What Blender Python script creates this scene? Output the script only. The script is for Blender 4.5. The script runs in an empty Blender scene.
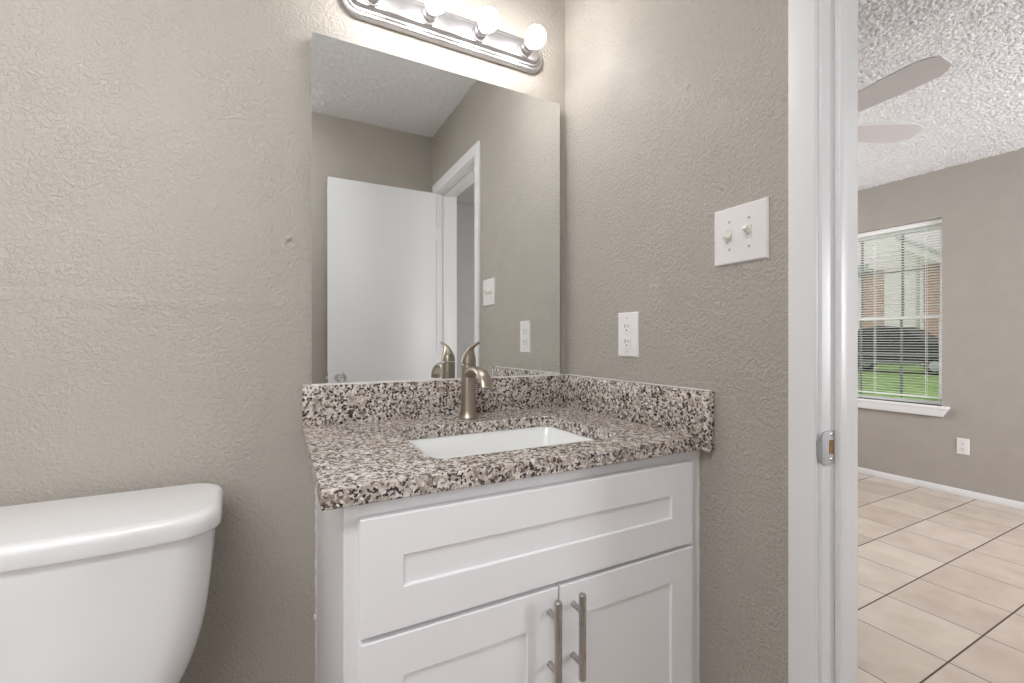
import bpy, bmesh, math, random
import numpy as np
from mathutils import Vector, Matrix

PI = math.pi
random.seed(7)
rng = np.random.default_rng(11)
SC = bpy.context.scene
COL = SC.collection

# ------------------------------------------------------------------ camera
CAM_H = 1.133
cam_data = bpy.data.cameras.new('camera')
cam_data.sensor_width = 36.0
cam_data.lens = 36.0 * 449.6 / 1024.0
cam_data.clip_start = 0.02
cam_data.clip_end = 200
cam = bpy.data.objects.new('camera', cam_data)
COL.objects.link(cam)
cam.location = (0, 0, CAM_H)
cam.rotation_euler = (math.radians(90), 0, -math.radians(27.6))
SC.camera = cam

# ------------------------------------------------------------------ world, lights, exposure
SC.view_settings.view_transform = 'Standard'
SC.view_settings.look = 'None'
SC.view_settings.gamma = 1.0
SC.view_settings.use_curve_mapping = False
SC.view_settings.exposure = 0.0
SC.cycles.max_bounces = 10
SC.cycles.diffuse_bounces = 6
SC.cycles.glossy_bounces = 5
SC.cycles.transparent_max_bounces = 12
SC.cycles.sample_clamp_indirect = 4.0
SC.cycles.use_denoising = True
SC.cycles.caustics_reflective = True
SC.cycles.caustics_refractive = False

world = bpy.data.worlds.new('overcast_sky')
SC.world = world
world.use_nodes = True
bg = world.node_tree.nodes['Background']
bg.inputs[0].default_value = (0.93, 0.96, 1.0, 1)
bg.inputs[1].default_value = 1.2

BULB_STRENGTH = 46.0
FILL_STRENGTH = 20.0  # glow of the added ceiling fill

def area_light(name, loc, rot, sx, sy, power, col):
    l = bpy.data.lights.new(name, 'AREA')
    l.shape = 'RECTANGLE'; l.size = sx; l.size_y = sy; l.energy = power; l.color = col
    o = bpy.data.objects.new(name, l); COL.objects.link(o)
    o.location = loc; o.rotation_euler = rot
    return o
area_light('bath_fill_light', (-.85, -.247 - .17, 1.5), (math.radians(90), 0, 0), .95, .95, 8.5, (0.97, 0.985, 1.0))  # added fill for the cabinet fronts, behind an invented window
# added fill lights outside two invented window openings of the next room
area_light('north_fill_light', (2.9, 3.62, 1.45), (math.radians(-90), 0, 0), 1.5, 1.2, 54, (0.98, 0.99, 1.0))
area_light('south_fill_light', (3.55, -1.64, 1.45), (math.radians(90), 0, 0), 1.2, 1.2, 112, (0.95, 0.975, 1.0))

# ------------------------------------------------------------------ materials
def new_mat(name):
    m = bpy.data.materials.new(name); m.use_nodes = True
    nt = m.node_tree
    return m, nt, nt.nodes['Principled BSDF']
def N(nt, t, **kw):
    n = nt.nodes.new(t)
    for k, v in kw.items(): setattr(n, k, v)
    return n
def L(nt, a, b): nt.links.new(a, b)
def plain(name, col, rough=0.5, metal=0.0, bump=0.0, bscale=200, spec=0.5, coat=0.0):
    m, nt, p = new_mat(name)
    p.inputs['Base Color'].default_value = (*col, 1)
    p.inputs['Roughness'].default_value = rough
    p.inputs['Metallic'].default_value = metal
    p.inputs['Specular IOR Level'].default_value = spec
    p.inputs['Coat Weight'].default_value = coat
    if bump:
        tc = N(nt, 'ShaderNodeTexCoord'); no = N(nt, 'ShaderNodeTexNoise'); b = N(nt, 'ShaderNodeBump')
        no.inputs['Scale'].default_value = bscale
        b.inputs['Strength'].default_value = 1.0
        b.inputs['Distance'].default_value = bump
        L(nt, tc.outputs['Object'], no.inputs['Vector']); L(nt, no.outputs[0], b.inputs['Height']); L(nt, b.outputs[0], p.inputs['Normal'])
    return m
def math_node(nt, op, a, b=None, c=None):
    n = N(nt, 'ShaderNodeMath', operation=op)
    for i, v in enumerate((a, b, c)):
        if v is None: continue
        if isinstance(v, (int, float)): n.inputs[i].default_value = v
        else: L(nt, v, n.inputs[i])
    return n.outputs[0]
def maprange(nt, v, a, b, c, d, interp='SMOOTHSTEP'):
    n = N(nt, 'ShaderNodeMapRange', interpolation_type=interp)
    L(nt, v, n.inputs[0])
    for i, x in zip((1, 2, 3, 4), (a, b, c, d)): n.inputs[i].default_value = x
    return n.outputs[0]

def wall_paint(name, col, relief=0.0016, seam=False, dents=()):
    m, nt, p = new_mat(name)
    p.inputs['Roughness'].default_value = 0.42
    p.inputs['Specular IOR Level'].default_value = 0.4
    tc = N(nt, 'ShaderNodeTexCoord')
    v = tc.outputs['Object']
    n1 = N(nt, 'ShaderNodeTexNoise'); n1.inputs['Scale'].default_value = 110; n1.inputs['Detail'].default_value = 2.0
    n1.inputs['Roughness'].default_value = 0.62; n1.inputs['Distortion'].default_value = 0.6
    L(nt, v, n1.inputs['Vector'])
    n2 = N(nt, 'ShaderNodeTexNoise'); n2.inputs['Scale'].default_value = 9; n2.inputs['Detail'].default_value = 3
    L(nt, v, n2.inputs['Vector'])
    n3 = N(nt, 'ShaderNodeTexNoise'); n3.inputs['Scale'].default_value = 2.2; n3.inputs['Detail'].default_value = 2
    L(nt, v, n3.inputs['Vector'])
    # flat-topped knockdown blobs
    blobs = maprange(nt, n1.outputs[0], 0.38, 0.66, 0, 1)
    amp = maprange(nt, n2.outputs[0], 0.30, 0.66, 0.45, 1.0)
    h = math_node(nt, 'MULTIPLY', blobs, amp)
    h = math_node(nt, 'MULTIPLY', h, relief)
    h = math_node(nt, 'ADD', h, math_node(nt, 'MULTIPLY', n3.outputs[0], 0.010))
    sep = N(nt, 'ShaderNodeSeparateXYZ'); L(nt, v, sep.inputs[0])
    if seam:   # the horizontal drywall joint left of the mirror
        wob = math_node(nt, 'MULTIPLY', math_node(nt, 'SUBTRACT', n3.outputs[0], 0.5), 0.02)
        dz = math_node(nt, 'ABSOLUTE', math_node(nt, 'ADD', math_node(nt, 'SUBTRACT', sep.outputs[2], 1.226), wob))
        ridge = maprange(nt, dz, 0.0, 0.024, 0.0014, 0)
        left = maprange(nt, sep.outputs[0], 0.06, 0.1, 1, 0)
        h = math_node(nt, 'ADD', h, math_node(nt, 'MULTIPLY', ridge, left))
    for (x, y, z, r, a) in dents:
        d = N(nt, 'ShaderNodeVectorMath', operation='DISTANCE'); L(nt, v, d.inputs[0]); d.inputs[1].default_value = (x, y, z)
        h = math_node(nt, 'ADD', h, maprange(nt, d.outputs['Value'], 0, r, a, 0))
    b = N(nt, 'ShaderNodeBump'); b.inputs['Strength'].default_value = 1; b.inputs['Distance'].default_value = 1.0
    L(nt, h, b.inputs['Height']); L(nt, b.outputs[0], p.inputs['Normal'])
    mix = N(nt, 'ShaderNodeMix', data_type='RGBA')
    mix.inputs[6].default_value = (*[c * 0.975 for c in col], 1)
    mix.inputs[7].default_value = (*[min(1, c * 1.02) for c in col], 1)
    L(nt, maprange(nt, n2.outputs[0], 0.3, 0.7, 0, 1), mix.inputs[0])
    L(nt, mix.outputs[2], p.inputs['Base Color'])
    return m

def granite():
    m, nt, p = new_mat('speckled_granite')
    tc = N(nt, 'ShaderNodeTexCoord'); v = tc.outputs['Object']
    dn = N(nt, 'ShaderNodeTexNoise'); dn.inputs['Scale'].default_value = 160; dn.inputs['Detail'].default_value = 2
    L(nt, v, dn.inputs['Vector'])
    sub = N(nt, 'ShaderNodeVectorMath', operation='SUBTRACT'); L(nt, dn.outputs['Color'], sub.inputs[0]); sub.inputs[1].default_value = (.5, .5, .5)
    sc = N(nt, 'ShaderNodeVectorMath', operation='SCALE'); L(nt, sub.outputs[0], sc.inputs[0]); sc.inputs['Scale'].default_value = 0.010
    ad = N(nt, 'ShaderNodeVectorMath', operation='ADD'); L(nt, v, ad.inputs[0]); L(nt, sc.outputs[0], ad.inputs[1])
    def cells(scale):
        vo = N(nt, 'ShaderNodeTexVoronoi'); vo.inputs['Scale'].default_value = scale
        L(nt, ad.outputs[0], vo.inputs['Vector'])
        s = N(nt, 'ShaderNodeSeparateColor'); L(nt, vo.outputs['Color'], s.inputs[0]); return s
    def ramp(val, stops):
        r = N(nt, 'ShaderNodeValToRGB'); r.color_ramp.interpolation = 'CONSTANT'
        e = r.color_ramp.elements
        while len(e) < len(stops): e.new(0.5)
        for el, (pos, c) in zip(e, stops): el.position = pos; el.color = (*c, 1)
        L(nt, val, r.inputs[0]); return r.outputs[0]
    a = cells(135); b = cells(205)
    big = ramp(a.outputs[0], [(0, (.53, .475, .43)), (.22, (.40, .345, .30)), (.42, (.64, .595, .55)), (.64, (.29, .235, .195)), (.75, (.48, .425, .38)), (.88, (.12, .095, .085)), (.94, (.40, .34, .30))])
    small = ramp(b.outputs[1], [(0, (.035, .032, .035)), (.18, (.16, .12, .10)), (.27, (.74, .71, .68))])
    mask = ramp(b.outputs[1], [(0, (1, 1, 1)), (.27, (0, 0, 0)), (.93, (1, 1, 1))])
    mix = N(nt, 'ShaderNodeMix', data_type='RGBA'); L(nt, mask, mix.inputs[0]); L(nt, big, mix.inputs[6]); L(nt, small, mix.inputs[7])
    L(nt, mix.outputs[2], p.inputs['Base Color'])
    p.inputs['Roughness'].default_value = 0.24
    p.inputs['Specular IOR Level'].default_value = 0.5
    return m

def tile_floor():
    m, nt, p = new_mat('beige_floor_tile')
    tc = N(nt, 'ShaderNodeTexCoord'); v = tc.outputs['Object']
    sep = N(nt, 'ShaderNodeSeparateXYZ'); L(nt, v, sep.inputs[0])
    P = 0.3096
    u = math_node(nt, 'DIVIDE', math_node(nt, 'SUBTRACT', sep.outputs[0], 2.411 - 20 * P), P)
    w = math_node(nt, 'DIVIDE', math_node(nt, 'SUBTRACT', sep.outputs[1], 1.0055 - 20 * 0.3115), 0.3115)
    def line(t, wid):
        f = math_node(nt, 'FRACT', t)
        d = math_node(nt, 'MINIMUM', f, math_node(nt, 'SUBTRACT', 1.0, f))
        return maprange(nt, d, wid * 0.7, wid * 1.25, 1, 0)
    g = math_node(nt, 'MAXIMUM', line(u, 0.0058), line(w, 0.0095))
    cx = N(nt, 'ShaderNodeCombineXYZ'); L(nt, math_node(nt, 'FLOOR', u), cx.inputs[0]); L(nt, math_node(nt, 'FLOOR', w), cx.inputs[1])
    wn = N(nt, 'ShaderNodeTexWhiteNoise'); L(nt, cx.outputs[0], wn.inputs['Vector'])
    no = N(nt, 'ShaderNodeTexNoise'); no.inputs['Scale'].default_value = 7; no.inputs['Detail'].default_value = 6
    ad = N(nt, 'ShaderNodeVectorMath', operation='ADD'); L(nt, v, ad.inputs[0]); L(nt, wn.outputs['Color'], ad.inputs[1]); L(nt, ad.outputs[0], no.inputs['Vector'])
    t = math_node(nt, 'ADD', math_node(nt, 'MULTIPLY', no.outputs[0], 0.75), math_node(nt, 'MULTIPLY', wn.outputs['Value'], 0.25))
    r = N(nt, 'ShaderNodeValToRGB'); e = r.color_ramp.elements
    e[0].position = .3; e[0].color = (.49, .40, .335, 1); e[1].position = .72; e[1].color = (.65, .56, .49, 1)
    L(nt, t, r.inputs[0])
    mix = N(nt, 'ShaderNodeMix', data_type='RGBA'); L(nt, g, mix.inputs[0]); L(nt, r.outputs[0], mix.inputs[6]); mix.inputs[7].default_value = (.085, .06, .05, 1)
    L(nt, mix.outputs[2], p.inputs['Base Color'])
    L(nt, maprange(nt, g, 0, 1, 0.33, 0.8, 'LINEAR'), p.inputs['Roughness'])
    b = N(nt, 'ShaderNodeBump'); b.inputs['Distance'].default_value = 0.0015
    L(nt, math_node(nt, 'SUBTRACT', 1.0, g), b.inputs['Height']); L(nt, b.outputs[0], p.inputs['Normal'])
    return m

def popcorn(name='popcorn_ceiling_paint'):
    m, nt, p = new_mat(name)
    tc = N(nt, 'ShaderNodeTexCoord')
    no = N(nt, 'ShaderNodeTexNoise'); no.inputs['Scale'].default_value = 190; no.inputs['Detail'].default_value = 3
    L(nt, tc.outputs['Object'], no.inputs['Vector'])
    b = N(nt, 'ShaderNodeBump'); b.inputs['Distance'].default_value = 0.005
    L(nt, no.outputs[0], b.inputs['Height']); L(nt, b.outputs[0], p.inputs['Normal'])
    p.inputs['Base Color'].default_value = (.86, .86, .87, 1); p.inputs['Roughness'].default_value = 0.9
    return m

def brick():
    m, nt, p = new_mat('weathered_red_brick')
    tc = N(nt, 'ShaderNodeTexCoord'); mp = N(nt, 'ShaderNodeMapping')
    mp.inputs['Rotation'].default_value = (0, PI / 2, PI / 2)
    sep = N(nt, 'ShaderNodeSeparateXYZ'); L(nt, tc.outputs['Object'], sep.inputs[0])
    cb = N(nt, 'ShaderNodeCombineXYZ'); L(nt, sep.outputs[1], cb.inputs[0]); L(nt, sep.outputs[2], cb.inputs[1])
    br = N(nt, 'ShaderNodeTexBrick'); L(nt, cb.outputs[0], br.inputs['Vector'])
    br.inputs['Color1'].default_value = (.44, .21, .15, 1); br.inputs['Color2'].default_value = (.58, .33, .25, 1)
    br.inputs['Mortar'].default_value = (.62, .56, .5, 1)
    br.inputs['Scale'].default_value = 1.0; br.inputs['Brick Width'].default_value = .21; br.inputs['Row Height'].default_value = .075
    br.inputs['Mortar Size'].default_value = .008
    L(nt, br.outputs[0], p.inputs['Base Color']); p.inputs['Roughness'].default_value = .9
    return m

def brushed(name, col, rough, aniso_axis=None):
    m, nt, p = new_mat(name)
    p.inputs['Base Color'].default_value = (*col, 1); p.inputs['Metallic'].default_value = 1
    tc = N(nt, 'ShaderNodeTexCoord'); mp = N(nt, 'ShaderNodeMapping'); mp.inputs['Scale'].default_value = (6, 260, 260) if aniso_axis == 'x' else (260, 260, 8)
    no = N(nt, 'ShaderNodeTexNoise'); no.inputs['Scale'].default_value = 4
    L(nt, tc.outputs['Object'], mp.inputs[0]); L(nt, mp.outputs[0], no.inputs['Vector'])
    L(nt, maprange(nt, no.outputs[0], 0.3, 0.7, rough - .06, rough + .08, 'LINEAR'), p.inputs['Roughness'])
    return m

def glass_mat():
    m = bpy.data.materials.new('window_glass'); m.use_nodes = True; nt = m.node_tree; nt.nodes.clear()
    out = N(nt, 'ShaderNodeOutputMaterial'); t = N(nt, 'ShaderNodeBsdfTransparent'); g = N(nt, 'ShaderNodeBsdfGlossy')
    t.inputs[0].default_value = (.98, .975, .975, 1); g.inputs['Roughness'].default_value = .02
    mx = N(nt, 'ShaderNodeMixShader'); fr = N(nt, 'ShaderNodeFresnel'); fr.inputs[0].default_value = 1.15
    L(nt, fr.outputs[0], mx.inputs[0]); L(nt, t.outputs[0], mx.inputs[1]); L(nt, g.outputs[0], mx.inputs[2]); L(nt, mx.outputs[0], out.inputs[0])
    return m

def emitter(name, col, s):
    m, nt, p = new_mat(name)
    p.inputs['Base Color'].default_value = (.9, .9, .88, 1)
    p.inputs['Emission Color'].default_value = (*col, 1); p.inputs['Emission Strength'].default_value = s
    return m

def grass_mat():
    m, nt, p = new_mat('lawn_grass')
    tc = N(nt, 'ShaderNodeTexCoord'); no = N(nt, 'ShaderNodeTexNoise'); no.inputs['Scale'].default_value = 3.0; no.inputs['Detail'].default_value = 9; no.inputs['Roughness'].default_value = .75
    L(nt, tc.outputs['Object'], no.inputs['Vector'])
    r = N(nt, 'ShaderNodeValToRGB'); e = r.color_ramp.elements
    e[0].position = .36; e[0].color = (.07, .17, .03, 1); e[1].position = .64; e[1].color = (.30, .46, .11, 1)
    x = e.new(.72); x.color = (.55, .52, .38, 1)
    L(nt, no.outputs[0], r.inputs[0]); L(nt, r.outputs[0], p.inputs['Base Color']); p.inputs['Roughness'].default_value = .95
    return m

GREIGE = (0.425, 0.390, 0.345)
M = dict(
    wall_back=wall_paint('greige_paint_mirror_wall', GREIGE, .0014, seam=True, dents=[(.028, 1.29, 1.385, .012, -.004), (.030, 1.29, 1.40, .010, .003)]),
    wall_right=wall_paint('greige_paint_door_wall', GREIGE, .0019, dents=[(.882, .765, 1.747, .008, -.003), (.882, 1.21, 1.60, .010, .002)]),
    wall_plain=wall_paint('greige_paint', GREIGE, .0006),
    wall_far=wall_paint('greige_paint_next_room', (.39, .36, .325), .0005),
    wall_grey=wall_paint('cool_grey_wall', (.50, .505, .52), .0005),  # cooler, greyer tone for the south wall
    popcorn=popcorn(),
    tile=tile_floor(),
    white_trim=plain('white_trim_paint', (.80, .80, .81), .35, bump=.0002, bscale=60),
    white_door=plain('white_door_paint', (.80, .81, .83), .38, bump=.0002, bscale=40),
    cabinet=plain('white_cabinet_lacquer', (.86, .855, .87), .32),
    porcelain=plain('white_porcelain', (.80, .795, .80), .22, coat=.25),
    sink=plain('white_vitreous_china', (.86, .87, .86), .12, coat=.5),
    plastic=plain('white_plastic_plate', (.80, .78, .77), .3),
    ivory=plain('ivory_toggle_plastic', (.80, .77, .70), .25),
    dark_slot=plain('dark_slot', (.02, .02, .02), .6),
    screw=plain('painted_screw', (.42, .41, .40), .35, metal=.3),
    caulk=plain('white_caulk', (.76, .75, .74), .6, bump=.002, bscale=120),
    granite=granite(),
    nickel=brushed('brushed_nickel_faucet', (.41, .36, .30), .34),
    pull=brushed('brushed_steel_pull', (.47, .45, .43), .28),
    fixture=brushed('brushed_nickel_light_bar', (.50, .485, .49), .42, 'x'),
    chrome=plain('chrome', (.75, .75, .76), .12, metal=1),
    strike=plain('worn_steel', (.50, .50, .51), .38, metal=1),
    wood_hole=plain('raw_wood_mortise', (.30, .15, .05), .8),
    bulb=emitter('lit_frosted_bulb', (1.0, .99, .985), BULB_STRENGTH),
    fill_glow=emitter('glowing_fill_diffuser', (.95, .97, 1.0), FILL_STRENGTH),
    glass=glass_mat(),
    blind=plain('white_aluminium_slat', (.90, .90, .89), .4),
    vinyl=plain('white_window_vinyl', (.88, .88, .87), .4),
    muntin=plain('shaded_green_grey_muntin', (.16, .18, .175), .5),
    brick=brick(),
    siding=plain('white_siding', (.90, .83, .80), .7),
    fascia=plain('pale_grey_fascia', (.50, .52, .51), .7),
    roof=plain('grey_shingle', (.28, .29, .29), .9, bump=.02, bscale=8),
    grass=grass_mat(),
    car_paint=plain('charcoal_car_paint', (.012, .015, .02), .45, coat=.1),
    car_glass=plain('dark_car_glass', (.008, .010, .012), .25),
    tyre=plain('black_rubber', (.02, .02, .02), .8),
    fan=plain('pale_fan_blade', (.66, .63, .64), .45),
    fan_metal=plain('white_fan_motor', (.75, .74, .73), .35),
    water=plain('still_water', (.65, .68, .68), .05),
)
mm = bpy.data.materials.new('mirror_silver'); mm.use_nodes = True
pm = mm.node_tree.nodes['Principled BSDF']
pm.inputs['Base Color'].default_value = (.93, .945, .94, 1); pm.inputs['Metallic'].default_value = 1; pm.inputs['Roughness'].default_value = .004
M['mirror'] = mm
M['mirror_edge'] = plain('mirror_edge', (.45, .48, .46), .2)

# ------------------------------------------------------------------ mesh helpers
def add_box(bm, lo, hi, bev=0.0, seg=2):
    lo = Vector(lo); hi = Vector(hi)
    r = bmesh.ops.create_cube(bm, size=1)
    vs = r['verts']
    for v in vs:
        v.co = Vector(((lo[i] + hi[i]) / 2 + v.co[i] * (hi[i] - lo[i])) for i in range(3))
    if bev:
        es = {e for v in vs for e in v.link_edges}
        bmesh.ops.bevel(bm, geom=list(es), offset=bev, segments=seg, profile=.5, affect='EDGES')
def loft(bm, rings, cap0=True, cap1=True, closed=True):
    vr = [[bm.verts.new(p) for p in r] for r in rings]
    n = len(vr[0])
    for a, b in zip(vr, vr[1:]):
        for i in range(n if closed else n - 1):
            j = (i + 1) % n
            bm.faces.new((a[i], a[j], b[j], b[i]))
    if cap0: bm.faces.new(list(reversed(vr[0])))
    if cap1: bm.faces.new(vr[-1])
    return vr
def add_lathe(bm, prof, origin, axis='z', n=32, cap0=True, cap1=True):
    """prof: list of (radius, height along the axis)"""
    o = Vector(origin); rings = []
    for r, h in prof:
        ring = []
        for i in range(n):
            a = 2 * PI * i / n; c, s = r * math.cos(a), r * math.sin(a)
            p = {'z': (c, s, h), 'y': (s, h, c), 'x': (h, c, s), '-y': (c, -h, s), '-x': (-h, s, c)}[axis]
            ring.append(o + Vector(p))
        rings.append(ring)
    loft(bm, rings, cap0, cap1)
def add_sweep(bm, path, radii, n=20, up=Vector((1, 0, 0))):
    """elliptical sections (half width along 'up', half thickness) swept along a path"""
    rings = []
    for i, p in enumerate(path):
        a = Vector(path[max(0, i - 1)]); b = Vector(path[min(len(path) - 1, i + 1)])
        t = (b - a).normalized(); s = up - t * up.dot(t); s.normalize(); w = t.cross(s)
        ru, rw = radii[i]
        rings.append([Vector(p) + s * ru * math.cos(2 * PI * k / n) + w * rw * math.sin(2 * PI * k / n) for k in range(n)])
    loft(bm, rings)
def rrect(cx, cy, hx, hy, r, k=6):
    pts = []
    for sx, sy, a0 in ((1, 1, 0), (-1, 1, 90), (-1, -1, 180), (1, -1, 270)):
        for i in range(k + 1):
            a = math.radians(a0 + 90 * i / k)
            pts.append((cx + sx * (hx - r) + r * math.cos(a), cy + sy * (hy - r) + r * math.sin(a)))
    return pts
def add_plate_with_hole(bm, outer, inner, z0, z1):
    def lid(z):
        es = []; loops = []
        for pts in (outer, inner):
            vs = [bm.verts.new((x, y, z)) for x, y in pts]; loops.append(vs)
            for i in range(len(vs)): es.append(bm.edges.new((vs[i], vs[(i + 1) % len(vs)])))
        bmesh.ops.triangle_fill(bm, edges=es, use_beauty=True)
        return loops
    t, b = lid(z1), lid(z0)
    for lt, lb in zip(t, b):
        for i in range(len(lt)):
            j = (i + 1) % len(lt); bm.faces.new((lt[i], lt[j], lb[j], lb[i]))
def obj(name, bm, mat, parent=None, ang=35, mats=None):
    bmesh.ops.recalc_face_normals(bm, faces=bm.faces[:])
    me = bpy.data.meshes.new(name); bm.to_mesh(me); bm.free()
    me.polygons.foreach_set('use_smooth', [True] * len(me.polygons))
    me.set_sharp_from_angle(angle=math.radians(ang))
    for m in (mats or [mat]): me.materials.append(m)
    o = bpy.data.objects.new(name, me); COL.objects.link(o)
    if parent:
        o.parent = parent; o.matrix_parent_inverse = Matrix.Translation(-parent_world(parent))
    return o
def parent_world(p):
    # a part's own mesh is written in world coordinates, so only the thing's Empty carries an offset
    return p.location.copy() if p.parent is None else Vector((0, 0, 0))
def thing(name, label, cat, loc=(0, 0, 0), group=None):
    o = bpy.data.objects.new(name, None); COL.objects.link(o); o.location = loc
    o.empty_display_size = .05
    o['label'] = label; o['category'] = cat
    if group: o['group'] = group
    return o
def tag(o, label, cat, group=None):
    o['label'] = label; o['category'] = cat
    if group: o['group'] = group
    return o
def struct(o): o['kind'] = 'structure'; return o
def B(): return bmesh.new()
def boxes(name, lst, mat, parent=None, bev=0.0):
    bm = B()
    for lo, hi in lst: add_box(bm, lo, hi, bev)
    return obj(name, bm, mat, parent)

# ------------------------------------------------------------------ key dimensions
YB = 1.29      # mirror wall
XR = 0.882     # door wall, bathroom side
XR2 = 1.007    # door wall, next-room side
YF = -0.247    # wall behind the open door
XL = -1.75     # left wall
ZC = 2.44
YJ = 0.4655    # strike jamb face
YH = -0.160    # hinge jamb face
ZH = 2.052     # head jamb
XF = 4.45      # window wall
YN, YS = 3.4, -1.42
WY0, WY1, WZ0, WZ1 = 1.504, 2.362, 0.645, 2.072   # window opening

# ------------------------------------------------------------------ room shell
struct(boxes('floor', [((XL - .1, YS - .1, -.12), (XF + .14, YN + .14, 0))], M['tile']))
struct(boxes('wall_back', [((XL - .1, YB, 0), (XR, YB + .12, ZC))], M['wall_back']))
struct(boxes('wall_right', [((XR, YJ + .018, 0), (XR2, YN, ZC)), ((XR, YS, 0), (XR2, YH - .018, ZC)), ((XR, YH - .018, ZH + .018), (XR2, YJ + .018, ZC))], M['wall_right']))
struct(boxes('wall_front', [((XL - .1, YF - .12, 0), (-1.35, YF, ZC)), ((-.35, YF - .12, 0), (XR, YF, ZC)), ((-1.35, YF - .12, 0), (-.35, YF, 1.0)), ((-1.35, YF - .12, 2.0), (-.35, YF, ZC))], M['wall_plain']))
struct(boxes('wall_left', [((XL - .1, YF, 0), (XL, YB, ZC))], M['wall_plain']))
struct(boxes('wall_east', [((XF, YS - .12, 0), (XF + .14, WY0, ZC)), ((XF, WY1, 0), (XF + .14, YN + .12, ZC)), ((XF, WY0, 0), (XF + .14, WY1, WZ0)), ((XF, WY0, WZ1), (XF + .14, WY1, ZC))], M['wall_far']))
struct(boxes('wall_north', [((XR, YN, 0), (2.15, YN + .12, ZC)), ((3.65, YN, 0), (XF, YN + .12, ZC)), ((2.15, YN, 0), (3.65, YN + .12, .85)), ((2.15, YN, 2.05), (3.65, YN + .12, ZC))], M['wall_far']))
struct(boxes('wall_south', [((XR, YS - .12, 0), (2.95, YS, ZC)), ((4.15, YS - .12, 0), (XF, YS, ZC)), ((2.95, YS - .12, 0), (4.15, YS, .85)), ((2.95, YS - .12, 2.05), (4.15, YS, ZC))], M['wall_grey']))

def popcorn_ceiling(x0, x1, y0, y1, z, step, amp):
    nx = int((x1 - x0) / step); ny = int((y1 - y0) / step)
    h = rng.random((nx, ny))
    k = np.clip((h * .8 + np.roll(h, 1, 0) * .1 + np.roll(h, 1, 1) * .1 - .35) * 2.2, 0, 1)
    big = rng.random((nx // 9 + 2, ny // 9 + 2))
    big = np.kron(big, np.ones((9, 9)))[:nx, :ny]
    k = k * (.65 + .35 * big)
    X, Y = np.meshgrid(np.linspace(x0, x1, nx), np.linspace(y0, y1, ny), indexing='ij')
    jit = (rng.random((2, nx, ny)) - .5) * step * .5
    X[1:-1, 1:-1] += jit[0, 1:-1, 1:-1]; Y[1:-1, 1:-1] += jit[1, 1:-1, 1:-1]
    co = np.stack([X, Y, z - k * amp], -1).reshape(-1, 3)
    i, j = np.meshgrid(np.arange(nx - 1), np.arange(ny - 1), indexing='ij')
    a = (i * ny + j).ravel()
    quads = np.stack([a, a + 1, a + ny + 1, a + ny], 1)
    me = bpy.data.meshes.new('ceiling')
    me.vertices.add(len(co)); me.vertices.foreach_set('co', co.ravel())
    me.loops.add(quads.size); me.loops.foreach_set('vertex_index', quads.ravel().astype(np.int32))
    me.polygons.add(len(quads)); me.polygons.foreach_set('loop_start', np.arange(0, quads.size, 4, dtype=np.int32))
    me.update(calc_edges=True); me.validate()
    me.polygons.foreach_set('use_smooth', [True] * len(me.polygons))
    me.materials.append(M['popcorn'])
    o = bpy.data.objects.new('ceiling', me); COL.objects.link(o)
    return struct(o)
popcorn_ceiling(XR2 - .02, XF + .02, YS - .02, YN + .02, ZC, .0056, .0105)
popcorn_ceiling(XL - .02, XR + .02, YF - .02, YB + .02, ZC, .008, .006)
struct(boxes('ceiling', [((XL - .1, YS - .12, ZC + .004), (XF + .14, YN + .12, ZC + .1))], M['white_trim']))

# baseboards
struct(boxes('baseboard_east', [((XF - .012, YS, 0), (XF, YN, .051))], M['white_trim'], bev=.003))
struct(boxes('baseboard_north', [((XR2 + .012, YN - .012, 0), (XF - .012, YN, .051))], M['white_trim'], bev=.003))
struct(boxes('baseboard_south', [((XR2 + .012, YS, 0), (XF - .012, YS + .012, .051))], M['white_trim'], bev=.003))
struct(boxes('baseboard_back', [((XL, YB - .012, 0), (.07, YB, .08))], M['white_trim'], bev=.003))
struct(boxes('baseboard_front', [((XL + .012, YF, 0), (XR, YF + .012, .08))], M['white_trim'], bev=.003))

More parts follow.
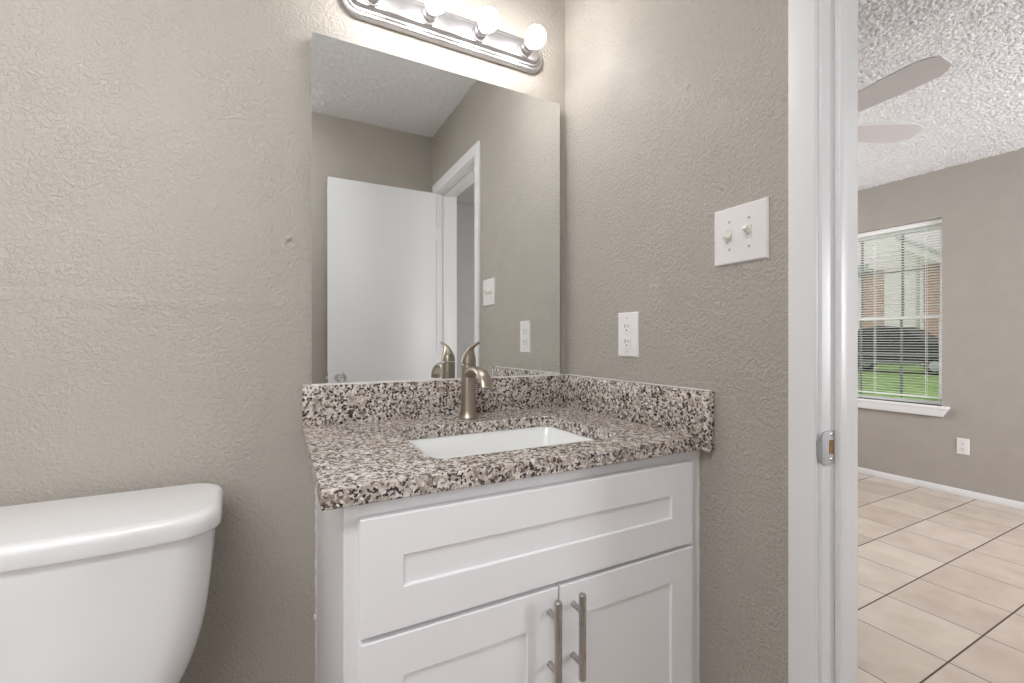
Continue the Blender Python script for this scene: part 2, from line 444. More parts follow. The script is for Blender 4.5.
# door frame: jambs, stops, casing on both sides
def door_frame():
    bm = B()
    add_box(bm, (XR, YJ, 0), (XR2, YJ + .018, ZH), .0015)
    add_box(bm, (XR, YH - .018, 0), (XR2, YH, ZH), .0015)
    add_box(bm, (XR, YH - .018, ZH), (XR2, YJ + .018, ZH + .018), .0015)
    j = struct(obj('trim_1', bm, M['white_trim']))
    bm = B()     # door stops
    add_box(bm, (XR + .040, YJ - .011, 0), (XR + .074, YJ, ZH - .011), .003)
    add_box(bm, (XR + .040, YH, 0), (XR + .074, YH + .011, ZH - .011), .003)
    add_box(bm, (XR + .040, YH, ZH - .011), (XR + .074, YJ, ZH), .003)
    obj('door_stop', bm, M['white_trim'], j)
    def casing(x0, side, name):
        t = .012 * side
        bm = B()
        # flat casing with eased edges, mitred at the head
        pr = [(0, 0), (0, .70), (.05, .90), (.12, .94), (.93, 1.0), (.985, .94), (1.0, .80), (1.0, 0)]
        W, WZ, r = .0505, .0580, .0045
        for yi, w in ((YJ + r, W), (YH - r, -W)):
            loft(bm, [[(x0 - t * h, yi + w * s, 0) for s, h in pr], [(x0 - t * h, yi + w * s, ZH + r + WZ * s) for s, h in pr]])
        loft(bm, [[(x0 - t * h, YJ + r + W * s, ZH + r + WZ * s) for s, h in pr],
                  [(x0 - t * h, YH - r - W * s, ZH + r + WZ * s) for s, h in pr]])
        return struct(obj(name, bm, M['white_trim'], ang=20))
    casing(XR, 1, 'trim_2'); casing(XR2, -1, 'trim_3')
    # strike plate let into the latch jamb
    sp = B()
    zc = .937
    add_box(sp, (XR + .004, YJ - .0022, zc - .031), (XR + .039, YJ, zc + .031), .0009, 1)
    lip = []
    for k in range(9):       # lip curling out over the casing edge
        a = k / 8 * math.radians(70); r_ = .014
        x = XR + .004 - r_ * math.sin(a); y = YJ - .0022 + r_ * (1 - math.cos(a)) * .6
        hz = .030 - .017 * (k / 8) ** 1.6
        lip.append([(x, y, zc - hz), (x, y, zc + hz), (x, y + .0016, zc + hz), (x, y + .0016, zc - hz)])
    loft(sp, lip)
    s = obj('strike_plate', sp, M['strike'], j); s['label'] = 'worn steel strike plate'
    boxes('latch_hole', [((XR + .020, YJ - .0027, zc - .012), (XR + .034, YJ - .0018, zc + .014))], M['wood_hole'], s)
    for dz in (-.022, .024):
        bm = B(); add_lathe(bm, [(.0038, 0), (.0034, .0010), (.001, .0013)], (XR + .027, YJ - .0022, zc + dz), '-y', 14); obj('screw', bm, M['chrome'], s)
door_frame()

# open door, folded back in front of the wall behind the camera
def door():
    bm = B(); add_box(bm, (.250, -.160, .012), (.866, -.125, 2.044), .0015)
    d = struct(obj('door_1', bm, M['white_door']))
    for side, y in ((1, -.125), (-1, -.160)):
        bm = B()
        ax = 'y' if side > 0 else '-y'
        add_lathe(bm, [(.031, 0), (.031, .003), (.027, .007), (.016, .009), (.011, .013), (.010, .026), (.018, .031), (.0255, .040), (.0265, .049), (.022, .057), (.010, .061), (.001, .0615)], (.315, y, .933), ax, 36)
        obj('door_knob', bm, M['chrome'], d)
    boxes('latch', [((.2485, -.153, .905), (.2505, -.132, .962)), ((.240, -.148, .925), (.249, -.137, .941))], M['chrome'], d)
    for z in (.25, 1.02, 1.80):
        bm = B()
        add_lathe(bm, [(.006, -.045), (.006, .045), (.003, .049)], (.8745, -.1655, z), 'z', 14)
        add_box(bm, (.866, -.1600, z - .044), (.8685, -.128, z + .044), .0005, 1)
        add_box(bm, (.8755, YH, z - .044), (XR + .034, YH + .002, z + .044), .0005, 1)
        obj('hinge', bm, M['white_trim'], d)
door()

# ------------------------------------------------------------------ mirror
def mirror():
    t = thing('wall_mirror', 'large frameless rectangular mirror above the granite backsplash', 'mirror', (.463, YB, 1.0195))
    y0 = 1.2712; zc, hz, hx = 1.4785, .4575, .3845
    def ring(ins, y): return [(x, y, z) for x, z in rrect(.4635, zc, hx - ins, hz - ins, .008 - ins, 4)]
    bm = B(); loft(bm, [ring(0, y0 + .0004), ring(0, y0 + .0055), ring(.004, y0 + .0057), ring(.004, YB - .0005)]); obj('glass_edge', bm, M['mirror_edge'], t)
    bm = B(); loft(bm, [ring(.0006, y0), ring(.0006, y0 + .0005)]); obj('mirror_face', bm, M['mirror'], t)
mirror()

# ------------------------------------------------------------------ vanity light
def vanity_light():
    cx, cz = .4665, 2.067
    t = thing('vanity_light', 'brushed nickel vanity light bar with round lit bulbs above the mirror', 'light', (cx, YB, cz))
    bm = B(); rings = []
    for d, ins in ((0, 0), (.010, 0), (.015, .0018), (.018, .006), (.0185, .0105), (.016, .0125), (.016, .0138), (.0205, .0150), (.0215, .0195), (.019, .0212), (.019, .0225), (.026, .0240), (.0305, .0275), (.032, .032)):
        rings.append([(x, YB - d, z) for x, z in rrect(cx, cz, .3185 - ins, .050 - ins, .0499 - ins, 14)])
    loft(bm, rings); obj('backplate', bm, M['fixture'], t, ang=25)
    for k in range(4):
        x = .228 + .1585 * k
        bm = B()
        add_lathe(bm, [(.024, 0), (.0235, .004), (.0205, .006), (.0205, .016), (.0212, .0175), (.0212, .0215), (.0200, .023), (.0200, .034), (.0207, .0355), (.0207, .038), (.018, .040)], (x, YB - .032, cz), '-y', 32)
        s = obj('socket', bm, M['fixture'], t)
        R = .031
        # neck then globe, measured outwards from the wall
        yc = .102
        bm = B()
        pr = [(.0135, .066), (.0138, .071)] + [(max(R * math.sin(q), .0004), yc - R * math.cos(q)) for q in [math.radians(24 + 156 * i / 17) for i in range(18)]]
        add_lathe(bm, pr, (x, YB, cz), '-y', 36)
        obj('bulb', bm, M['bulb'], s)
vanity_light()

# ------------------------------------------------------------------ vanity cabinet
def shaker(bm, x0, x1, z0, z1, yf, yb, stile, rec=.005):
    """recessed panel front: frame of stiles and rails with a stepped-in panel"""
    def ring(ix, y): return [(x0 + ix, y, z0 + ix), (x1 - ix, y, z0 + ix), (x1 - ix, y, z1 - ix), (x0 + ix, y, z1 - ix)]
    loft(bm, [ring(0, yb), ring(0, yf + .0015), ring(.0015, yf), ring(stile, yf), ring(stile + .0015, yf + .0012), ring(stile + .002, yf + rec)])
CAB_L, CAB_R = .092, .8815
YFR, YDR = .736, .717
def bar_pull(name, x, z0, z1, p0, p1, parent):
    bm = B()
    y = YDR - .030
    add_lathe(bm, [(.0062, z0), (.0070, z0 + .0008), (.0070, z1 - .0008), (.0062, z1)], (x, y, 0), 'z', 20)
    for z in (p0, p1): add_lathe(bm, [(.0060, 0), (.0055, .002), (.0055, .030)], (x, YDR, z), '-y', 16)
    return obj(name, bm, M['pull'], parent)
def cabinet():
    t = thing('vanity_cabinet', 'white shaker bathroom vanity cabinet with two doors under the granite top', 'cabinet', (.4865, 1.0, 0))
    bm = B()
    add_box(bm, (CAB_L, YFR + .019, .10), (CAB_L + .016, YB - .001, .884), .001, 1)
    add_box(bm, (CAB_R - .016, YFR + .019, .10), (CAB_R, YB - .001, .884), .001, 1)
    add_box(bm, (CAB_L + .016, YFR + .019, .10), (CAB_R - .016, YB - .001, .118))
    add_box(bm, (CAB_L + .016, YB - .010, .118), (CAB_R - .016, YB - .001, .70))
    add_box(bm, (CAB_L + .016, YFR + .08, 0), (CAB_R - .016, YFR + .096, .10))
    add_box(bm, (CAB_L, YFR + .08, 0), (CAB_L + .016, YB - .001, .10)); add_box(bm, (CAB_R - .016, YFR + .08, 0), (CAB_R, YB - .001, .10))
    obj('carcass', bm, M['cabinet'], t)
    bm = B()
    f0, f1 = YFR, YFR + .019
    add_box(bm, (CAB_L - .001, f0, .10), (CAB_L + .035, f1, .8840), .001, 1)
    add_box(bm, (CAB_R - .045, f0, .10), (CAB_R, f1, .8840), .001, 1)
    for z0, z1 in ((.10, .135), (.655, .690), (.845, .8840)): add_box(bm, (CAB_L + .035, f0 + .0002, z0), (CAB_R - .045, f1, z1))
    obj('face_frame', bm, M['cabinet'], t)
    bm = B(); shaker(bm, .1125, .8405, .6745, .8585, YDR, YFR - .0005, .0660, .005); obj('drawer_front', bm, M['cabinet'], t)
    bm = B(); shaker(bm, .1125, .4745, .118, .6660, YDR, YFR - .0005, .066, .005); d = obj('door', bm, M['cabinet'], t)
    bar_pull('handle', .4545, .498, .6585, .6255-.001, .5265, d)
    bm = B(); shaker(bm, .4785, .8405, .118, .6660, YDR, YFR - .0005, .066, .005); d = obj('door', bm, M['cabinet'], t)
    bar_pull('handle', .5085, .498, .6585, .6255, .5265, d)
    # ragged caulk where the side meets the wall
    bm = B(); z = .10
    while z < .88:
        h = random.uniform(.008, .03); w = random.uniform(.0015, .0035) + (random.random() < .12) * .004
        add_box(bm, (CAB_L - w, YB - .004 - w * .6, z), (CAB_L + .002, YB - .0005, min(z + h, .884)), .0008, 1); z += h
    obj('caulk', bm, M['caulk'], t)
    bm = B(); z = .10
    while z < .88:
        h = random.uniform(.01, .03); w = random.uniform(.0005, .002)
        add_box(bm, (CAB_R - .002, YFR - .001 - w, z), (CAB_R + .0004, YFR + .002, min(z + h, .884)), .0004, 1); z += h
    obj('caulk', bm, M['caulk'], t)
cabinet()

# ------------------------------------------------------------------ countertop, splashes, sink, faucet
ZT, ZS = .915, .8845
CX0, CX1, CY0 = .0575, .8815, .7105
SK = (.4835, .9625, .2265, .1625)
def countertop():
    t = thing('vanity_countertop', 'speckled grey and brown granite vanity top with backsplash and right side splash', 'countertop', (.47, 1.0, ZS))
    bm = B()
    outer = [(CX0, CY0), (CX1, CY0), (CX1, YB - .0005), (CX0, YB - .0005)]
    inner = rrect(SK[0], SK[1], SK[2], SK[3], .035, 8)
    add_plate_with_hole(bm, outer, inner, ZS, ZT)
    sl = obj('slab', bm, M['granite'], t)
    bv = sl.modifiers.new('eased_edges', 'BEVEL'); bv.width = .0022; bv.segments = 2; bv.limit_method = 'ANGLE'; bv.angle_limit = math.radians(50)
    boxes('backsplash', [((CX0, YB - .0205, ZT), (CX1 - .0205, YB - .0005, 1.0185))], M['granite'], t, bev=.0012)
    boxes('side_splash', [((CX1 - .020, .692, ZS - .001), (CX1, CY0 - .0005, 1.0195)), ((CX1 - .020, CY0 - .0005, ZT), (CX1, YB - .0005, 1.0195))], M['granite'], t, bev=.0008)
    bm = B()
    add_box(bm, (.078, YB - .0203, 1.0183), (CX1 - .02, YB - .0190, 1.0228), .0004, 1)
    add_box(bm, (CX0 + .002, YB - .004, 1.0180), (.077, YB - .0006, 1.0205), .0008, 1)
    add_box(bm, (CX1 - .0045, .70, 1.019), (CX1 - .0002, YB - .002, 1.0215), .001, 1)
    obj('caulk', bm, M['caulk'], t)
countertop()
def sink():
    t = thing('sink', 'white rectangular undermount sink set into the granite countertop', 'sink', (SK[0], SK[1], .74))
    bm = B(); rings = []
    zt = ZS - .0005
    for (g, z, r) in ((.022, zt - .012, .05), (.022, zt, .05), (.0035, zt, .038), (-.001, zt - .006, .036), (-.006, zt - .05, .038), (-.014, zt - .095, .045), (-.035, zt - .118, .05), (-.075, zt - .126, .06), (-.13, zt - .130, .028)):
        rings.append([(x, y, z) for x, y in rrect(SK[0], SK[1], SK[2] + g, SK[3] + g, min(r, SK[3] + g - .002), 8)])
    # outer shell back up
    loft(bm, rings, cap0=False, cap1=True)
    out = [[(x, y, z) for x, y in rrect(SK[0], SK[1], SK[2] + g, SK[3] + g, min(.045, SK[3] + g - .002), 8)] for g, z in ((.022, zt - .012), (.006, zt - .014), (0, zt - .11), (-.06, zt - .14), (-.12, zt - .142))]
    loft(bm, out, cap0=False, cap1=True)
    obj('basin', bm, M['sink'], t)
    bm = B(); add_lathe(bm, [(.022, 0), (.022, .002), (.018, .003), (.016, .001), (.001, .001)], (SK[0], SK[1], zt - .1298), 'z', 28); obj('drain', bm, M['chrome'], t)
sink()
def faucet():
    fx, fy = .481, 1.187
    t = thing('faucet', 'brushed nickel single lever faucet standing on the granite behind the sink', 'faucet', (fx, fy, ZT))
    bm = B()
    add_lathe(bm, [(.0275, 0), (.0282, .002), (.0280, .005), (.0255, .009), (.0232, .014), (.0221, .024), (.0215, .045), (.0212, .10), (.0213, .135), (.0215, .1515), (.0200, .1535)], (fx, fy, ZT), 'z', 40)
    obj('body', bm, M['nickel'], t)
    bm = B()      # spout: wide flattened arc that droops over the basin
    path = [(fx, fy + .004, ZT + .118), (fx, fy - .020, ZT + .131), (fx, fy - .045, ZT + .1395), (fx, fy - .070, ZT + .141), (fx, fy - .092, ZT + .135), (fx, fy - .110, ZT + .124), (fx, fy - .1215, ZT + .109), (fx, fy - .126, ZT + .097)]
    rad = [(.018, .016), (.0175, .013), (.0165, .0105), (.0165, .0095), (.0170, .0092), (.0172, .0092), (.0172, .0092), (.0168, .0088)]
    add_sweep(bm, path, rad, 24); obj('spout', bm, M['nickel'], t)
    bm = B()      # handle: domed cap leaning into a thin lever
    rings = []
    spec = [(0, .1555, .0213, .0213, 0), (0, .163, .0213, .0213, 0), (-.0012, .170, .0203, .0203, 4), (-.0040, .178, .0178, .0182, 10), (-.0080, .186, .0145, .0155, 20), (-.0135, .193, .0110, .0125, 32), (-.0205, .1985, .0083, .0092, 46), (-.030, .2030, .0066, .0060, 58), (-.044, .2075, .0058, .0044, 66), (-.058, .2110, .0058, .0038, 70), (-.070, .2140, .0056, .0032, 72), (-.0725, .2145, .003, .0016, 72)]
    for dy, z, rx, ry, tilt in spec:
        a = math.radians(tilt)
        rings.append([(fx + rx * math.cos(2 * PI * k / 28), fy + dy + ry * math.sin(2 * PI * k / 28) * math.cos(a), ZT + z + ry * math.sin(2 * PI * k / 28) * math.sin(a)) for k in range(28)])
    loft(bm, rings); h = obj('lever_handle', bm, M['nickel'], t)
    bm = B(); add_lathe(bm, [(.0026, 0), (.0026, .001), (.0018, .0012)], (fx, fy + .0195, ZT + .174), 'y', 12); obj('set_screw', bm, M['dark_slot'], h)
faucet()

# ------------------------------------------------------------------ switch and outlets on the door wall
def plate(bm, x, y0, y1, z0, z1, th=.0055, ch=.0035):
    def ring(ins, xx): return [(xx, y0 + ins, z0 + ins), (xx, y1 - ins, z0 + ins), (xx, y1 - ins, z1 - ins), (xx, y0 + ins, z1 - ins)]
    loft(bm, [ring(0, x), ring(0, x - .002), ring(.0008, x - .0032), ring(ch, x - th), ring(ch + .002, x - th)])
def xscrew(x, y, z, parent, r=.0028):
    bm = B(); add_lathe(bm, [(r, 0), (r, .0006), (r * .6, .0011), (.0002, .0012)], (x, y, z), '-x', 14)
    obj('screw', bm, M['screw'], parent)
def switch():
    y0, y1, z0, z1 = .565, .691, 1.3015, 1.4257
    t = thing('light_switch', 'white double toggle light switch plate on the wall beside the door', 'light switch', (XR, .628, z0))
    bm = B(); plate(bm, XR, y0, y1, z0, z1); obj('cover_plate', bm, M['plastic'], t)
    zc = (z0 + z1) / 2; xs = XR - .0055
    for y, up in ((.651, -1), (.605, 1)):
        bm = B(); add_box(bm, (xs - .0003, y - .0052, zc - .0125), (xs + .001, y + .0052, zc + .0125)); f = obj('toggle_slot', bm, M['ivory'], t)
        boxes('slot_rim', [((xs - .0002, y - .0060, zc - .0133), (xs + .001, y + .0060, zc + .0133))], M['screw'], f)
        bm = B()
        a = math.radians(24) * up
        rings = []
        for s, w, h in ((-.004, .0045, .0060), (.004, .0044, .0055), (.012, .0046, .0048), (.0165, .0046, .0046), (.018, .0034, .0034)):
            cxp = xs - s * math.cos(a); czp = zc + s * math.sin(a)
            rings.append([(cxp + h * dz * math.sin(a), y + w * dy, czp + h * dz * math.cos(a)) for dy, dz in ((-1, -.6), (-.7, -1), (.7, -1), (1, -.6), (1, .6), (.7, 1), (-.7, 1), (-1, .6))])
        loft(bm, rings); obj('toggle', bm, M['ivory'], t)
        for dz in (-.030, .030): xscrew(xs, y, zc + dz, t)
switch()
def outlet(name_lbl, y0, y1, z0, z1, X, group=None):
    yc, zc = (y0 + y1) / 2, (z0 + z1) / 2
    t = thing('power_outlet', name_lbl, 'outlet', (X, yc, z0))
    bm = B(); plate(bm, X, y0, y1, z0, z1); obj('cover_plate', bm, M['plastic'], t)
    xs = X - .0055; k = (z1 - z0) / .126
    for dz in (.0215 * k, -.0215 * k):
        bm = B(); pts = rrect(yc, zc + dz, .0155 * k, .0165 * k, .004, 4)
        loft(bm, [[(xs + .001, y, z) for y, z in pts], [(xs - .0022, y, z) for y, z in pts]]); r = obj('receptacle', bm, M['plastic'], t)
        bm = B()
        for dy, h in ((-.0062, .0042), (.0062, .0050)): add_box(bm, (xs - .0026, yc + dy * k - .0011, zc + dz + .003 - h), (xs - .0020, yc + dy * k + .0011, zc + dz + .003 + h))
        add_lathe(bm, [(.0024, 0), (.0024, .0006)], (xs - .0020, yc, zc + dz - .0085 * k), '-x', 12)
        obj('slots', bm, M['dark_slot'], r)
    for dz in (-.048 * k, .048 * k): xscrew(xs, yc, zc + dz, t, .0024)
outlet('white outlet plate on the wall above the side splash, beside the mirror', .934, 1.015, 1.089, 1.2155, XR)
outlet('small white outlet low on the wall of the next room below the window', 1.352, 1.421, .306, .424, XF)

# ------------------------------------------------------------------ toilet
def toilet():
    cx = -.330
    t = thing('toilet', 'white porcelain toilet with a lidded tank against the wall left of the vanity', 'toilet', (cx, 1.0, 0))
    def sec(hw, yb, yf, bow, z, r=.05, n=10, ins=0):
        """tank section: straight back, bowed front, rounded corners"""
        pts = rrect(cx, (yb + yf) / 2, hw - ins, (yb - yf) / 2 - ins, r, n)
        # resample the straight front so that it can bow
        out = []
        m = len(pts)
        for i in range(m):
            a, b = pts[i], pts[(i + 1) % m]
            out.append(a)
            if abs(a[0] - b[0]) > .08:
                for k in range(1, 12): out.append((a[0] + (b[0] - a[0]) * k / 12, a[1]))
        ym = (yb + yf) / 2
        tap = .07
        res = []
        for x, y in out:
            xt = cx + (x - cx) * (1.012 - tap * (y - yf) / (yb - yf))
            res.append((xt, y - bow * (1 - ((x - cx) / hw) ** 2) if y < ym else y, z))
        return res
    bm = B()
    lv = np.array([(.372, .090, 1.24, 1.12, .010, .045), (.39, .112, 1.25, 1.10, .012, .05), (.42, .139, 1.257, 1.08, .014, .055), (.46, .164, 1.262, 1.065, .016, .055), (.53, .189, 1.266, 1.050, .018, .055), (.60, .204, 1.268, 1.040, .018, .055), (.68, .213, 1.268, 1.034, .018, .055), (.770, .2175, 1.268, 1.030, .018, .055)])
    fine = []
    for i in range(len(lv) - 1):       # smooth the profile (Catmull-Rom between the levels)
        p0, p1, p2, p3 = lv[max(i - 1, 0)], lv[i], lv[i + 1], lv[min(i + 2, len(lv) - 1)]
        for k in range(4):
            q = k / 4
            fine.append(.5 * (2 * p1 + (p2 - p0) * q + (2 * p0 - 5 * p1 + 4 * p2 - p3) * q * q + (3 * p1 - p0 - 3 * p2 + p3) * q ** 3))
    lv = fine + [lv[-1]]
    loft(bm, [sec(hw, yb, yf, bow, z, r) for z, hw, yb, yf, bow, r in lv]); obj('tank', bm, M['porcelain'], t, ang=60)
    bm = B()
    args = (.2315, 1.268, 1.022, .020)
    loft(bm, [sec(*args, z - .003, .058, 10, ins) for z, ins in ((.770, .006), (.7705, .002), (.775, .0002), (.794, 0), (.800, .0012), (.8045, .0035), (.8075, .0072), (.8093, .012), (.810, .018))]); obj('tank_lid', bm, M['porcelain'], t, ang=60)
    bm = B()
    add_lathe(bm, [(.012, 0), (.012, .008), (.007, .010), (.007, .016)], (cx - .15, 1.012, .715), '-y', 18)
    add_sweep(bm, [(cx - .155, .993, .716), (cx - .12, .992, .712), (cx - .09, .992, .706), (cx - .075, .992, .702)], [(.007, .004), (.006, .004), (.0065, .004), (.005, .003)], 12, up=Vector((0, 0, 1)))
    obj('flush_lever', bm, M['chrome'], t)
    def egg(hx, y0, y1, z, n=40):
        out = []
        yc = y1 - hx * 1.0
        for i in range(n):
            a = 2 * PI * i / n; s = math.sin(a); c = math.cos(a)
            out.append((cx + hx * c, yc + (y1 - yc) * s if s > 0 else yc + (yc - y0) * s, z))
        return out
    bm = B()
    loft(bm, [egg(.105, .66, 1.20, .0), egg(.108, .655, 1.20, .03), egg(.095, .68, 1.19, .09), egg(.10, .66, 1.18, .18), egg(.14, .58, 1.17, .28), egg(.172, .525, 1.15, .35), egg(.180, .51, 1.14, .385), egg(.178, .513, 1.14, .395), egg(.14, .55, 1.04, .392), egg(.12, .58, 1.0, .33), egg(.07, .66, .92, .26)])
    b = obj('bowl', bm, M['porcelain'], t, ang=60)
    boxes('tank_platform', [((cx - .13, 1.02, .30), (cx + .13, 1.25, .378))], M['porcelain'], t, bev=.02)
    bm = B(); loft(bm, [egg(.178, .51, 1.06, .397), egg(.184, .503, 1.065, .404), egg(.180, .507, 1.06, .414), egg(.128, .57, 1.0, .414), egg(.122, .575, .99, .404), egg(.126, .57, 1.0, .397), egg(.178, .51, 1.06, .397)], cap0=False, cap1=False); obj('seat', bm, M['plastic'], t)
    bm = B(); loft(bm, [egg(.180, .507, 1.062, .4155), egg(.183, .505, 1.064, .422), egg(.176, .512, 1.058, .430), egg(.12, .57, .99, .434)]); obj('seat_lid', bm, M['plastic'], t)
toilet()

# ------------------------------------------------------------------ added bathroom fill light, shaped as an unseen ceiling fixture
def ceiling_fill_wrap():
    x0, x1, y0, y1 = -1.30, -.10, -.20, .08
    t = thing('ceiling_fill_light', 'added unseen fill light shaped as a long white ceiling wraparound above the toilet side', 'light', ((x0 + x1) / 2, (y0 + y1) / 2, ZC))
    boxes('base', [((x0 - .012, y0, ZC - .03), (x0, y1, ZC - .001)), ((x1, y0, ZC - .03), (x1 + .012, y1, ZC - .001)), ((x0, y0 + .01, ZC - .02), (x1, y1 - .01, ZC - .001))], M['fan_metal'], t, bev=.002)
    bm = B(); ym = (y0 + y1) / 2
    pr = [(y0, ZC - .012)] + [(ym - (y1 - y0) / 2 * math.cos(PI * i / 12), ZC - .022 - .05 * math.sin(PI * i / 12) ** .6) for i in range(13)] + [(y1, ZC - .012)]
    loft(bm, [[(x, y, z) for y, z in pr] for x in (x0, x1)])
    obj('diffuser', bm, M['fill_glow'], t)
ceiling_fill_wrap()

# ------------------------------------------------------------------ window, blinds
def window():
    w = struct(boxes('window_1', [((XF + .075, WY0, WZ0), (XF + .135, WY0 + .022, WZ1)), ((XF + .075, WY1 - .022, WZ0), (XF + .135, WY1, WZ1)), ((XF + .075, WY0 + .022, WZ1 - .025), (XF + .135, WY1 - .022, WZ1)), ((XF + .075, WY0 + .022, WZ0), (XF + .135, WY1 - .022, WZ0 + .008))], M['vinyl'], bev=.002))
    a, b = WY0 + .022, WY1 - .022
    zm = 1.322
    def sash(x0, x1, z0, z1):
        bm = B(); s = .026
        add_box(bm, (x0, a, z0), (x1, a + s, z1), .002, 1); add_box(bm, (x0, b - s, z0), (x1, b, z1), .002, 1)
        add_box(bm, (x0, a + s, z0), (x1, b - s, z0 + .016), .002, 1); add_box(bm, (x0, a + s, z1 - .032), (x1, b - s, z1), .002, 1)
        f = obj('sash', bm, M['vinyl'], w)
        xm = (x0 + x1) / 2
        boxes('pane', [((xm - .002, a + s, z0 + .016), (xm + .002, b - s, z1 - .032))], M['glass'], f)
        bm = B()
        for y in (1.788, 2.076): add_box(bm, (xm - .009, y - .0085, z0 + s), (xm - .003, y + .0085, z1 - .032))
        zz = (z0 + z1) / 2 + .028
        add_box(bm, (xm - .0092, a + s, zz - .0085), (xm - .0032, b - s, zz + .0085))
        obj('muntins', bm, M['muntin'], f)
    sash(XF + .085, XF + .105, WZ0 + .008, zm + .022)
    sash(XF + .107, XF + .130, zm - .012, WZ1 - .025)
    # white reveal and stool
    bm = B()
    add_box(bm, (XF - .045, WY0 - .045, WZ0 - .020), (XF + .075, WY1 + .045, WZ0), .004)
    obj('window_sill', bm, M['white_trim'], w)
    bm = B()
    pr = [(XF, -.020), (XF - .040, -.020), (XF - .036, -.060), (XF - .030, -.078), (XF, -.080)]
    loft(bm, [[(x, WY0 - .040 - z * .55 - .011, WZ0 + z) for x, z in pr], [(x, WY1 + .040 + z * .55 + .011, WZ0 + z) for x, z in pr]])
    obj('sill_apron', bm, M['white_trim'], w)
window()
def blind():
    t = thing('window_blind', 'white horizontal mini blind hanging open in the next room window', 'blind', (XF + .045, 1.933, WZ1))
    y0, y1 = WY0 + .008, WY1 - .008
    xc = XF + .045
    boxes('headrail', [((xc - .014, y0, WZ1 - .036), (xc + .014, y1, WZ1 - .002))], M['blind'], t, bev=.002)
    zb = .700
    boxes('bottom_rail', [((xc - .0125, y0, zb - .006), (xc + .0125, y1, zb + .006))], M['blind'], t, bev=.002)
    bm = B(); z = zb + .020; pitch = .0212
    while z < WZ1 - .045:
        sag = .0018; tl = -.0050
        top = [(xc + (k / 4 - .5) * .0245, z + sag * (1 - (k / 2 - 1) ** 2) + tl * (k / 4 - .5)) for k in range(5)]
        rings = [[(x, y, zz) for x, zz in top] + [(x, y, zz - .0006) for x, zz in reversed(top)] for y in (y0, y1)]
        loft(bm, rings); z += pitch
    obj('slats', bm, M['blind'], t)
    for y in (y0 + .10, (y0 + y1) / 2 + .02, y1 - .10):
        boxes('ladder_cord', [((xc - .0138, y - .0012, zb), (xc - .0126, y + .0012, WZ1 - .036)), ((xc + .0126, y - .0012, zb), (xc + .0138, y + .0012, WZ1 - .036))], M['blind'], t)
    bm = B(); add_lathe(bm, [(.0035, 1.15), (.0035, 2.02)], (xc - .020, y1 - .05, 0), 'z', 10); obj('tilt_wand', bm, M['blind'], t)
blind()

def added_window(name, lo, hi, axis):
    """plain unseen window, added to frame a fill light"""
    bm = B(); s = .035
    (a, zl), (b, zh) = lo, hi
    for p, q in (((a, zl), (a + s, zh)), ((b - s, zl), (b, zh)), ((a + s, zl), (b - s, zl + s)), ((a + s, zh - s), (b - s, zh)), (((a + b) / 2 - .015, zl + s), ((a + b) / 2 + .015, zh - s))):
        add_box(bm, (p[0], axis[0], p[1]), (q[0], axis[1], q[1]), .002, 1)
    f = struct(obj(name, bm, M['vinyl']))
    ym = (axis[0] + axis[1]) / 2
    boxes('pane', [((a + s, ym - .002, zl + s), (b - s, ym + .002, zh - s))], M['glass'], f)
added_window('added_window_2', (2.15, .85), (3.65, 2.05), (YN + .04, YN + .10))
added_window('added_window_3', (2.95, .85), (4.15, 2.05), (YS - .10, YS - .04))
added_window('added_window_4', (-1.35, 1.0), (-.35, 2.0), (YF - .10, YF - .04))  # invented opening behind the camera for the cabinet fill

# ------------------------------------------------------------------ ceiling fan
def fan():
    C = Vector((2.282, 1.328, 2.17))
    t = thing('ceiling_fan', 'pale ceiling fan hanging under the popcorn ceiling of the next room', 'fan', (C.x, C.y, ZC))
    bm = B()
    add_lathe(bm, [(.065, -.001), (.066, -.02), (.05, -.045), (.013, -.05), (.013, -.15), (.03, -.155), (.085, -.165), (.105, -.19), (.105, -.245), (.08, -.268), (.05, -.275), (.05, -.30), (.03, -.315), (.001, -.317)], (C.x, C.y, ZC), 'z', 36, cap0=True)
    obj('motor', bm, M['fan_metal'], t)
    base = math.atan2(.728 - 1.328, 2.188 - 2.282)
    for k in range(5):
        a = base + k * 2 * PI / 5
        Rm = Matrix.Translation(C) @ Matrix.Rotation(a, 4, 'Z')
        pit = Matrix.Rotation(math.radians(-13), 4, 'X')
        bm = B()
        outl = [(.185, -.048), (.30, -.060), (.45, -.068), (.555, -.068), (.592, -.050), (.610, -.028), (.610, .028), (.592, .050), (.555, .068), (.45, .068), (.30, .060), (.185, .048)]
        loft(bm, [[Rm @ pit @ Vector((x, y, -.003)) for x, y in outl], [Rm @ pit @ Vector((x, y, .003)) for x, y in outl]])
        b = obj('blade', bm, M['fan'], t)
        bm = B()
        br = [(.09, -.018), (.15, -.012), (.20, -.030), (.245, -.030), (.26, 0), (.245, .030), (.20, .030), (.15, .012), (.09, .018)]
        loft(bm, [[Rm @ pit @ Vector((x, y, -.0075)) for x, y in br], [Rm @ pit @ Vector((x, y, -.0032)) for x, y in br]])
        obj('blade_bracket', bm, M['fan_metal'], b)
fan()

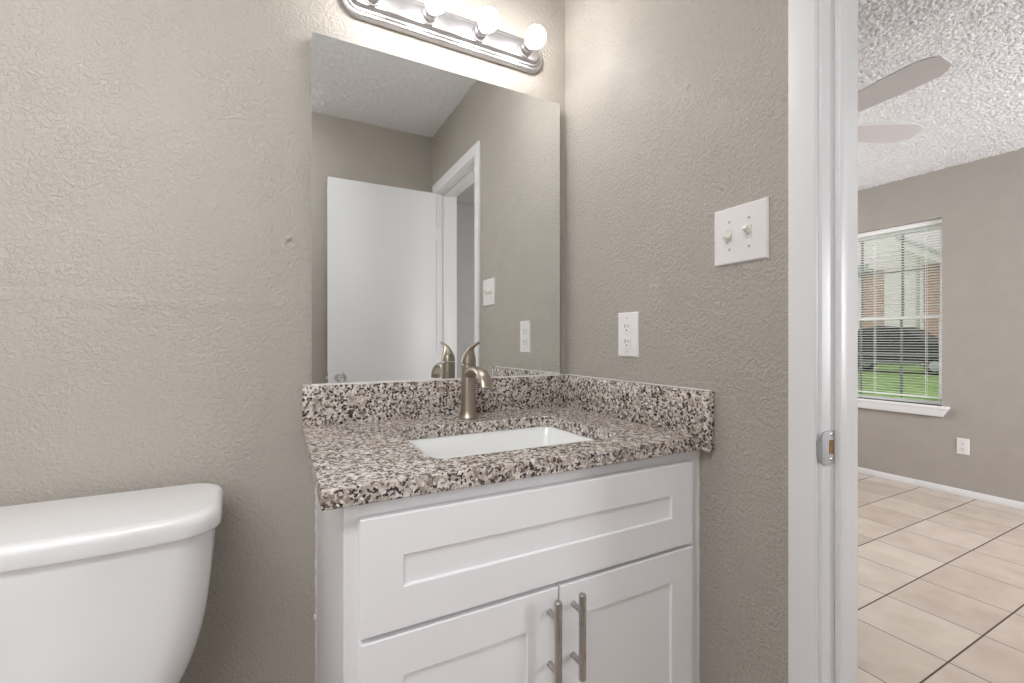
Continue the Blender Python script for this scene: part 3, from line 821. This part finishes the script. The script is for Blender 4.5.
# ------------------------------------------------------------------ outside
struct(boxes('ground', [((XF + .3, -12, -.35), (60, 40, -.12))], M['grass']))
def house():
    X = 30.0
    t = thing('house', 'brick house with white siding and a gabled porch beyond the lawn', 'house', (X, 12, -.1))
    boxes('brick_wall', [((X, -2, -.12), (X + .3, 24, 5.6))], M['brick'], t)
    bm = B()
    for k in range(40):    # lapped boards of the bay between the brick panels
        z = -.1 + k * .13
        add_box(bm, (X - .10 - .012 * (k % 2), 10.85, z), (X - .001, 12.55, z + .13))
    obj('siding_bay', bm, M['siding'], t)
    bm = B()
    for k in range(22):
        z = 5.15 + k * .13
        add_box(bm, (X - .05 - .015 * (k % 2), -2, z), (X - .001, 24, z + .13))
    add_box(bm, (X - .08, 13.62, -.1), (X - .001, 13.9, 5.2)); add_box(bm, (X - .08, 14.9, -.1), (X - .001, 24, 5.2))
    obj('upper_siding', bm, M['siding'], t)
    boxes('eave', [((X - .7, 13.1, 5.05), (X - .001, 24, 5.25)), ((X - .75, 13.1, 5.25), (X - .6, 24, 5.5))], M['fascia'], t)
    boxes('window', [((X - .05, 3, 1), (X - .001, 5, 2.6))], M['car_glass'], t)
    # sloping rake board of the porch gable
    bm = B()
    p, q = Vector((X - 1.0, 11.7, 6.2)), Vector((X - 1.0, 9.3, 4.6))
    d = Vector((0, 0, .42))
    loft(bm, [[p, p + d, p + d + Vector((.9, 0, 0)), p + Vector((.9, 0, 0))], [q, q + d, q + d + Vector((.9, 0, 0)), q + Vector((.9, 0, 0))]])
    obj('gable_board', bm, M['siding'], t)
    bm = B()
    p, q = Vector((X - 1.15, 11.7, 6.65)), Vector((X - 1.15, 8.0, 4.2)); r, s = Vector((X + .1, 11.7, 6.65)), Vector((X + .1, 8.0, 4.2)); d = Vector((0, 0, .12))
    loft(bm, [[p, p + d, r + d, r], [q, q + d, s + d, s]])
    obj('porch_roof', bm, M['fascia'], t)
    bm = B(); loft(bm, [[(X - .3, -2.3, 8.0), (X + 3, -2.3, 9.4), (X + 3, -2.3, 9.2), (X - .3, -2.3, 7.8)], [(X - .3, 24.3, 8.0), (X + 3, 24.3, 9.4), (X + 3, 24.3, 9.2), (X - .3, 24.3, 7.8)]]); obj('roof', bm, M['roof'], t)
    bm = B(); add_box(bm, (X - .9, 10.75, -.12), (X - .78, 10.87, 5.5)); obj('porch_post', bm, M['fascia'], t)
house()
def car():
    X0, X1 = 21.6, 23.4; yc = 8.95; zg = -.12; HS = 1.14
    t = thing('car', 'dark parked car seen through the blind beyond the lawn', 'car', ((X0 + X1) / 2, yc, zg))
    side = [(-2.25, .38), (-2.30, .62), (-2.22, .86), (-1.95, .98), (-1.20, 1.06), (-.60, 1.50), (-.25, 1.62), (.45, 1.66), (1.05, 1.58), (1.70, 1.14), (2.10, 1.05), (2.25, .90), (2.30, .55), (2.25, .36)]
    def shell(x, f): return [(x, yc + a * f, zg + .38 + (h * HS - .38) * (f if h > 1.1 else 1)) for a, h in side]
    bm = B()
    loft(bm, [shell(X0 + .12, .965), shell(X0, .99), shell(X0 + .001, .99), shell(X0 + .25, 1.0), shell(X1 - .25, 1.0), shell(X1 - .001, .99), shell(X1 - .12, .965)][:1] + [shell(X0, .985), shell(X0 + .22, 1.0), shell(X1 - .22, 1.0), shell(X1, .985), shell(X1 - .12, .965)][:0] + [shell(X0 + .18, 1.0), shell(X1 - .18, 1.0), shell(X1 - .12, .965)])
    obj('body', bm, M['car_paint'], t)
    bm = B()
    for pts in ([(-1.08, 1.06), (-.55, 1.43), (-.22, 1.53), (-.05, 1.53), (-.05, 1.06)], [(.03, 1.06), (.03, 1.54), (.45, 1.55), (.98, 1.48), (1.48, 1.10)]):
        loft(bm, [[(X0 + .09, yc + a, zg + h * HS) for a, h in pts], [(X0 + .125, yc + a, zg + h * HS) for a, h in pts]])
    obj('side_window', bm, M['car_glass'], t)
    for a in (-1.42, 1.40):
        for x, ax in ((X0 + .08, 'x'), (X1 - .30, 'x')):
            bm = B(); add_lathe(bm, [(.20, 0), (.30, .0), (.33, .03), (.33, .19), (.30, .22), (.20, .22)], (x, yc + a, zg + .33), ax, 32); w = obj('wheel', bm, M['tyre'], t)
            bm = B(); add_lathe(bm, [(.05, -.01), (.19, -.004), (.20, .01), (.19, .02)], (x, yc + a, zg + .33), ax, 24); obj('hubcap', bm, M['strike'], w)
    boxes('bumper_trim', [((X0 + .05, yc - 1.02, zg + .36), (X0 + .12, yc + 1.02, zg + .50))], M['muntin'], t, bev=.01)
car()
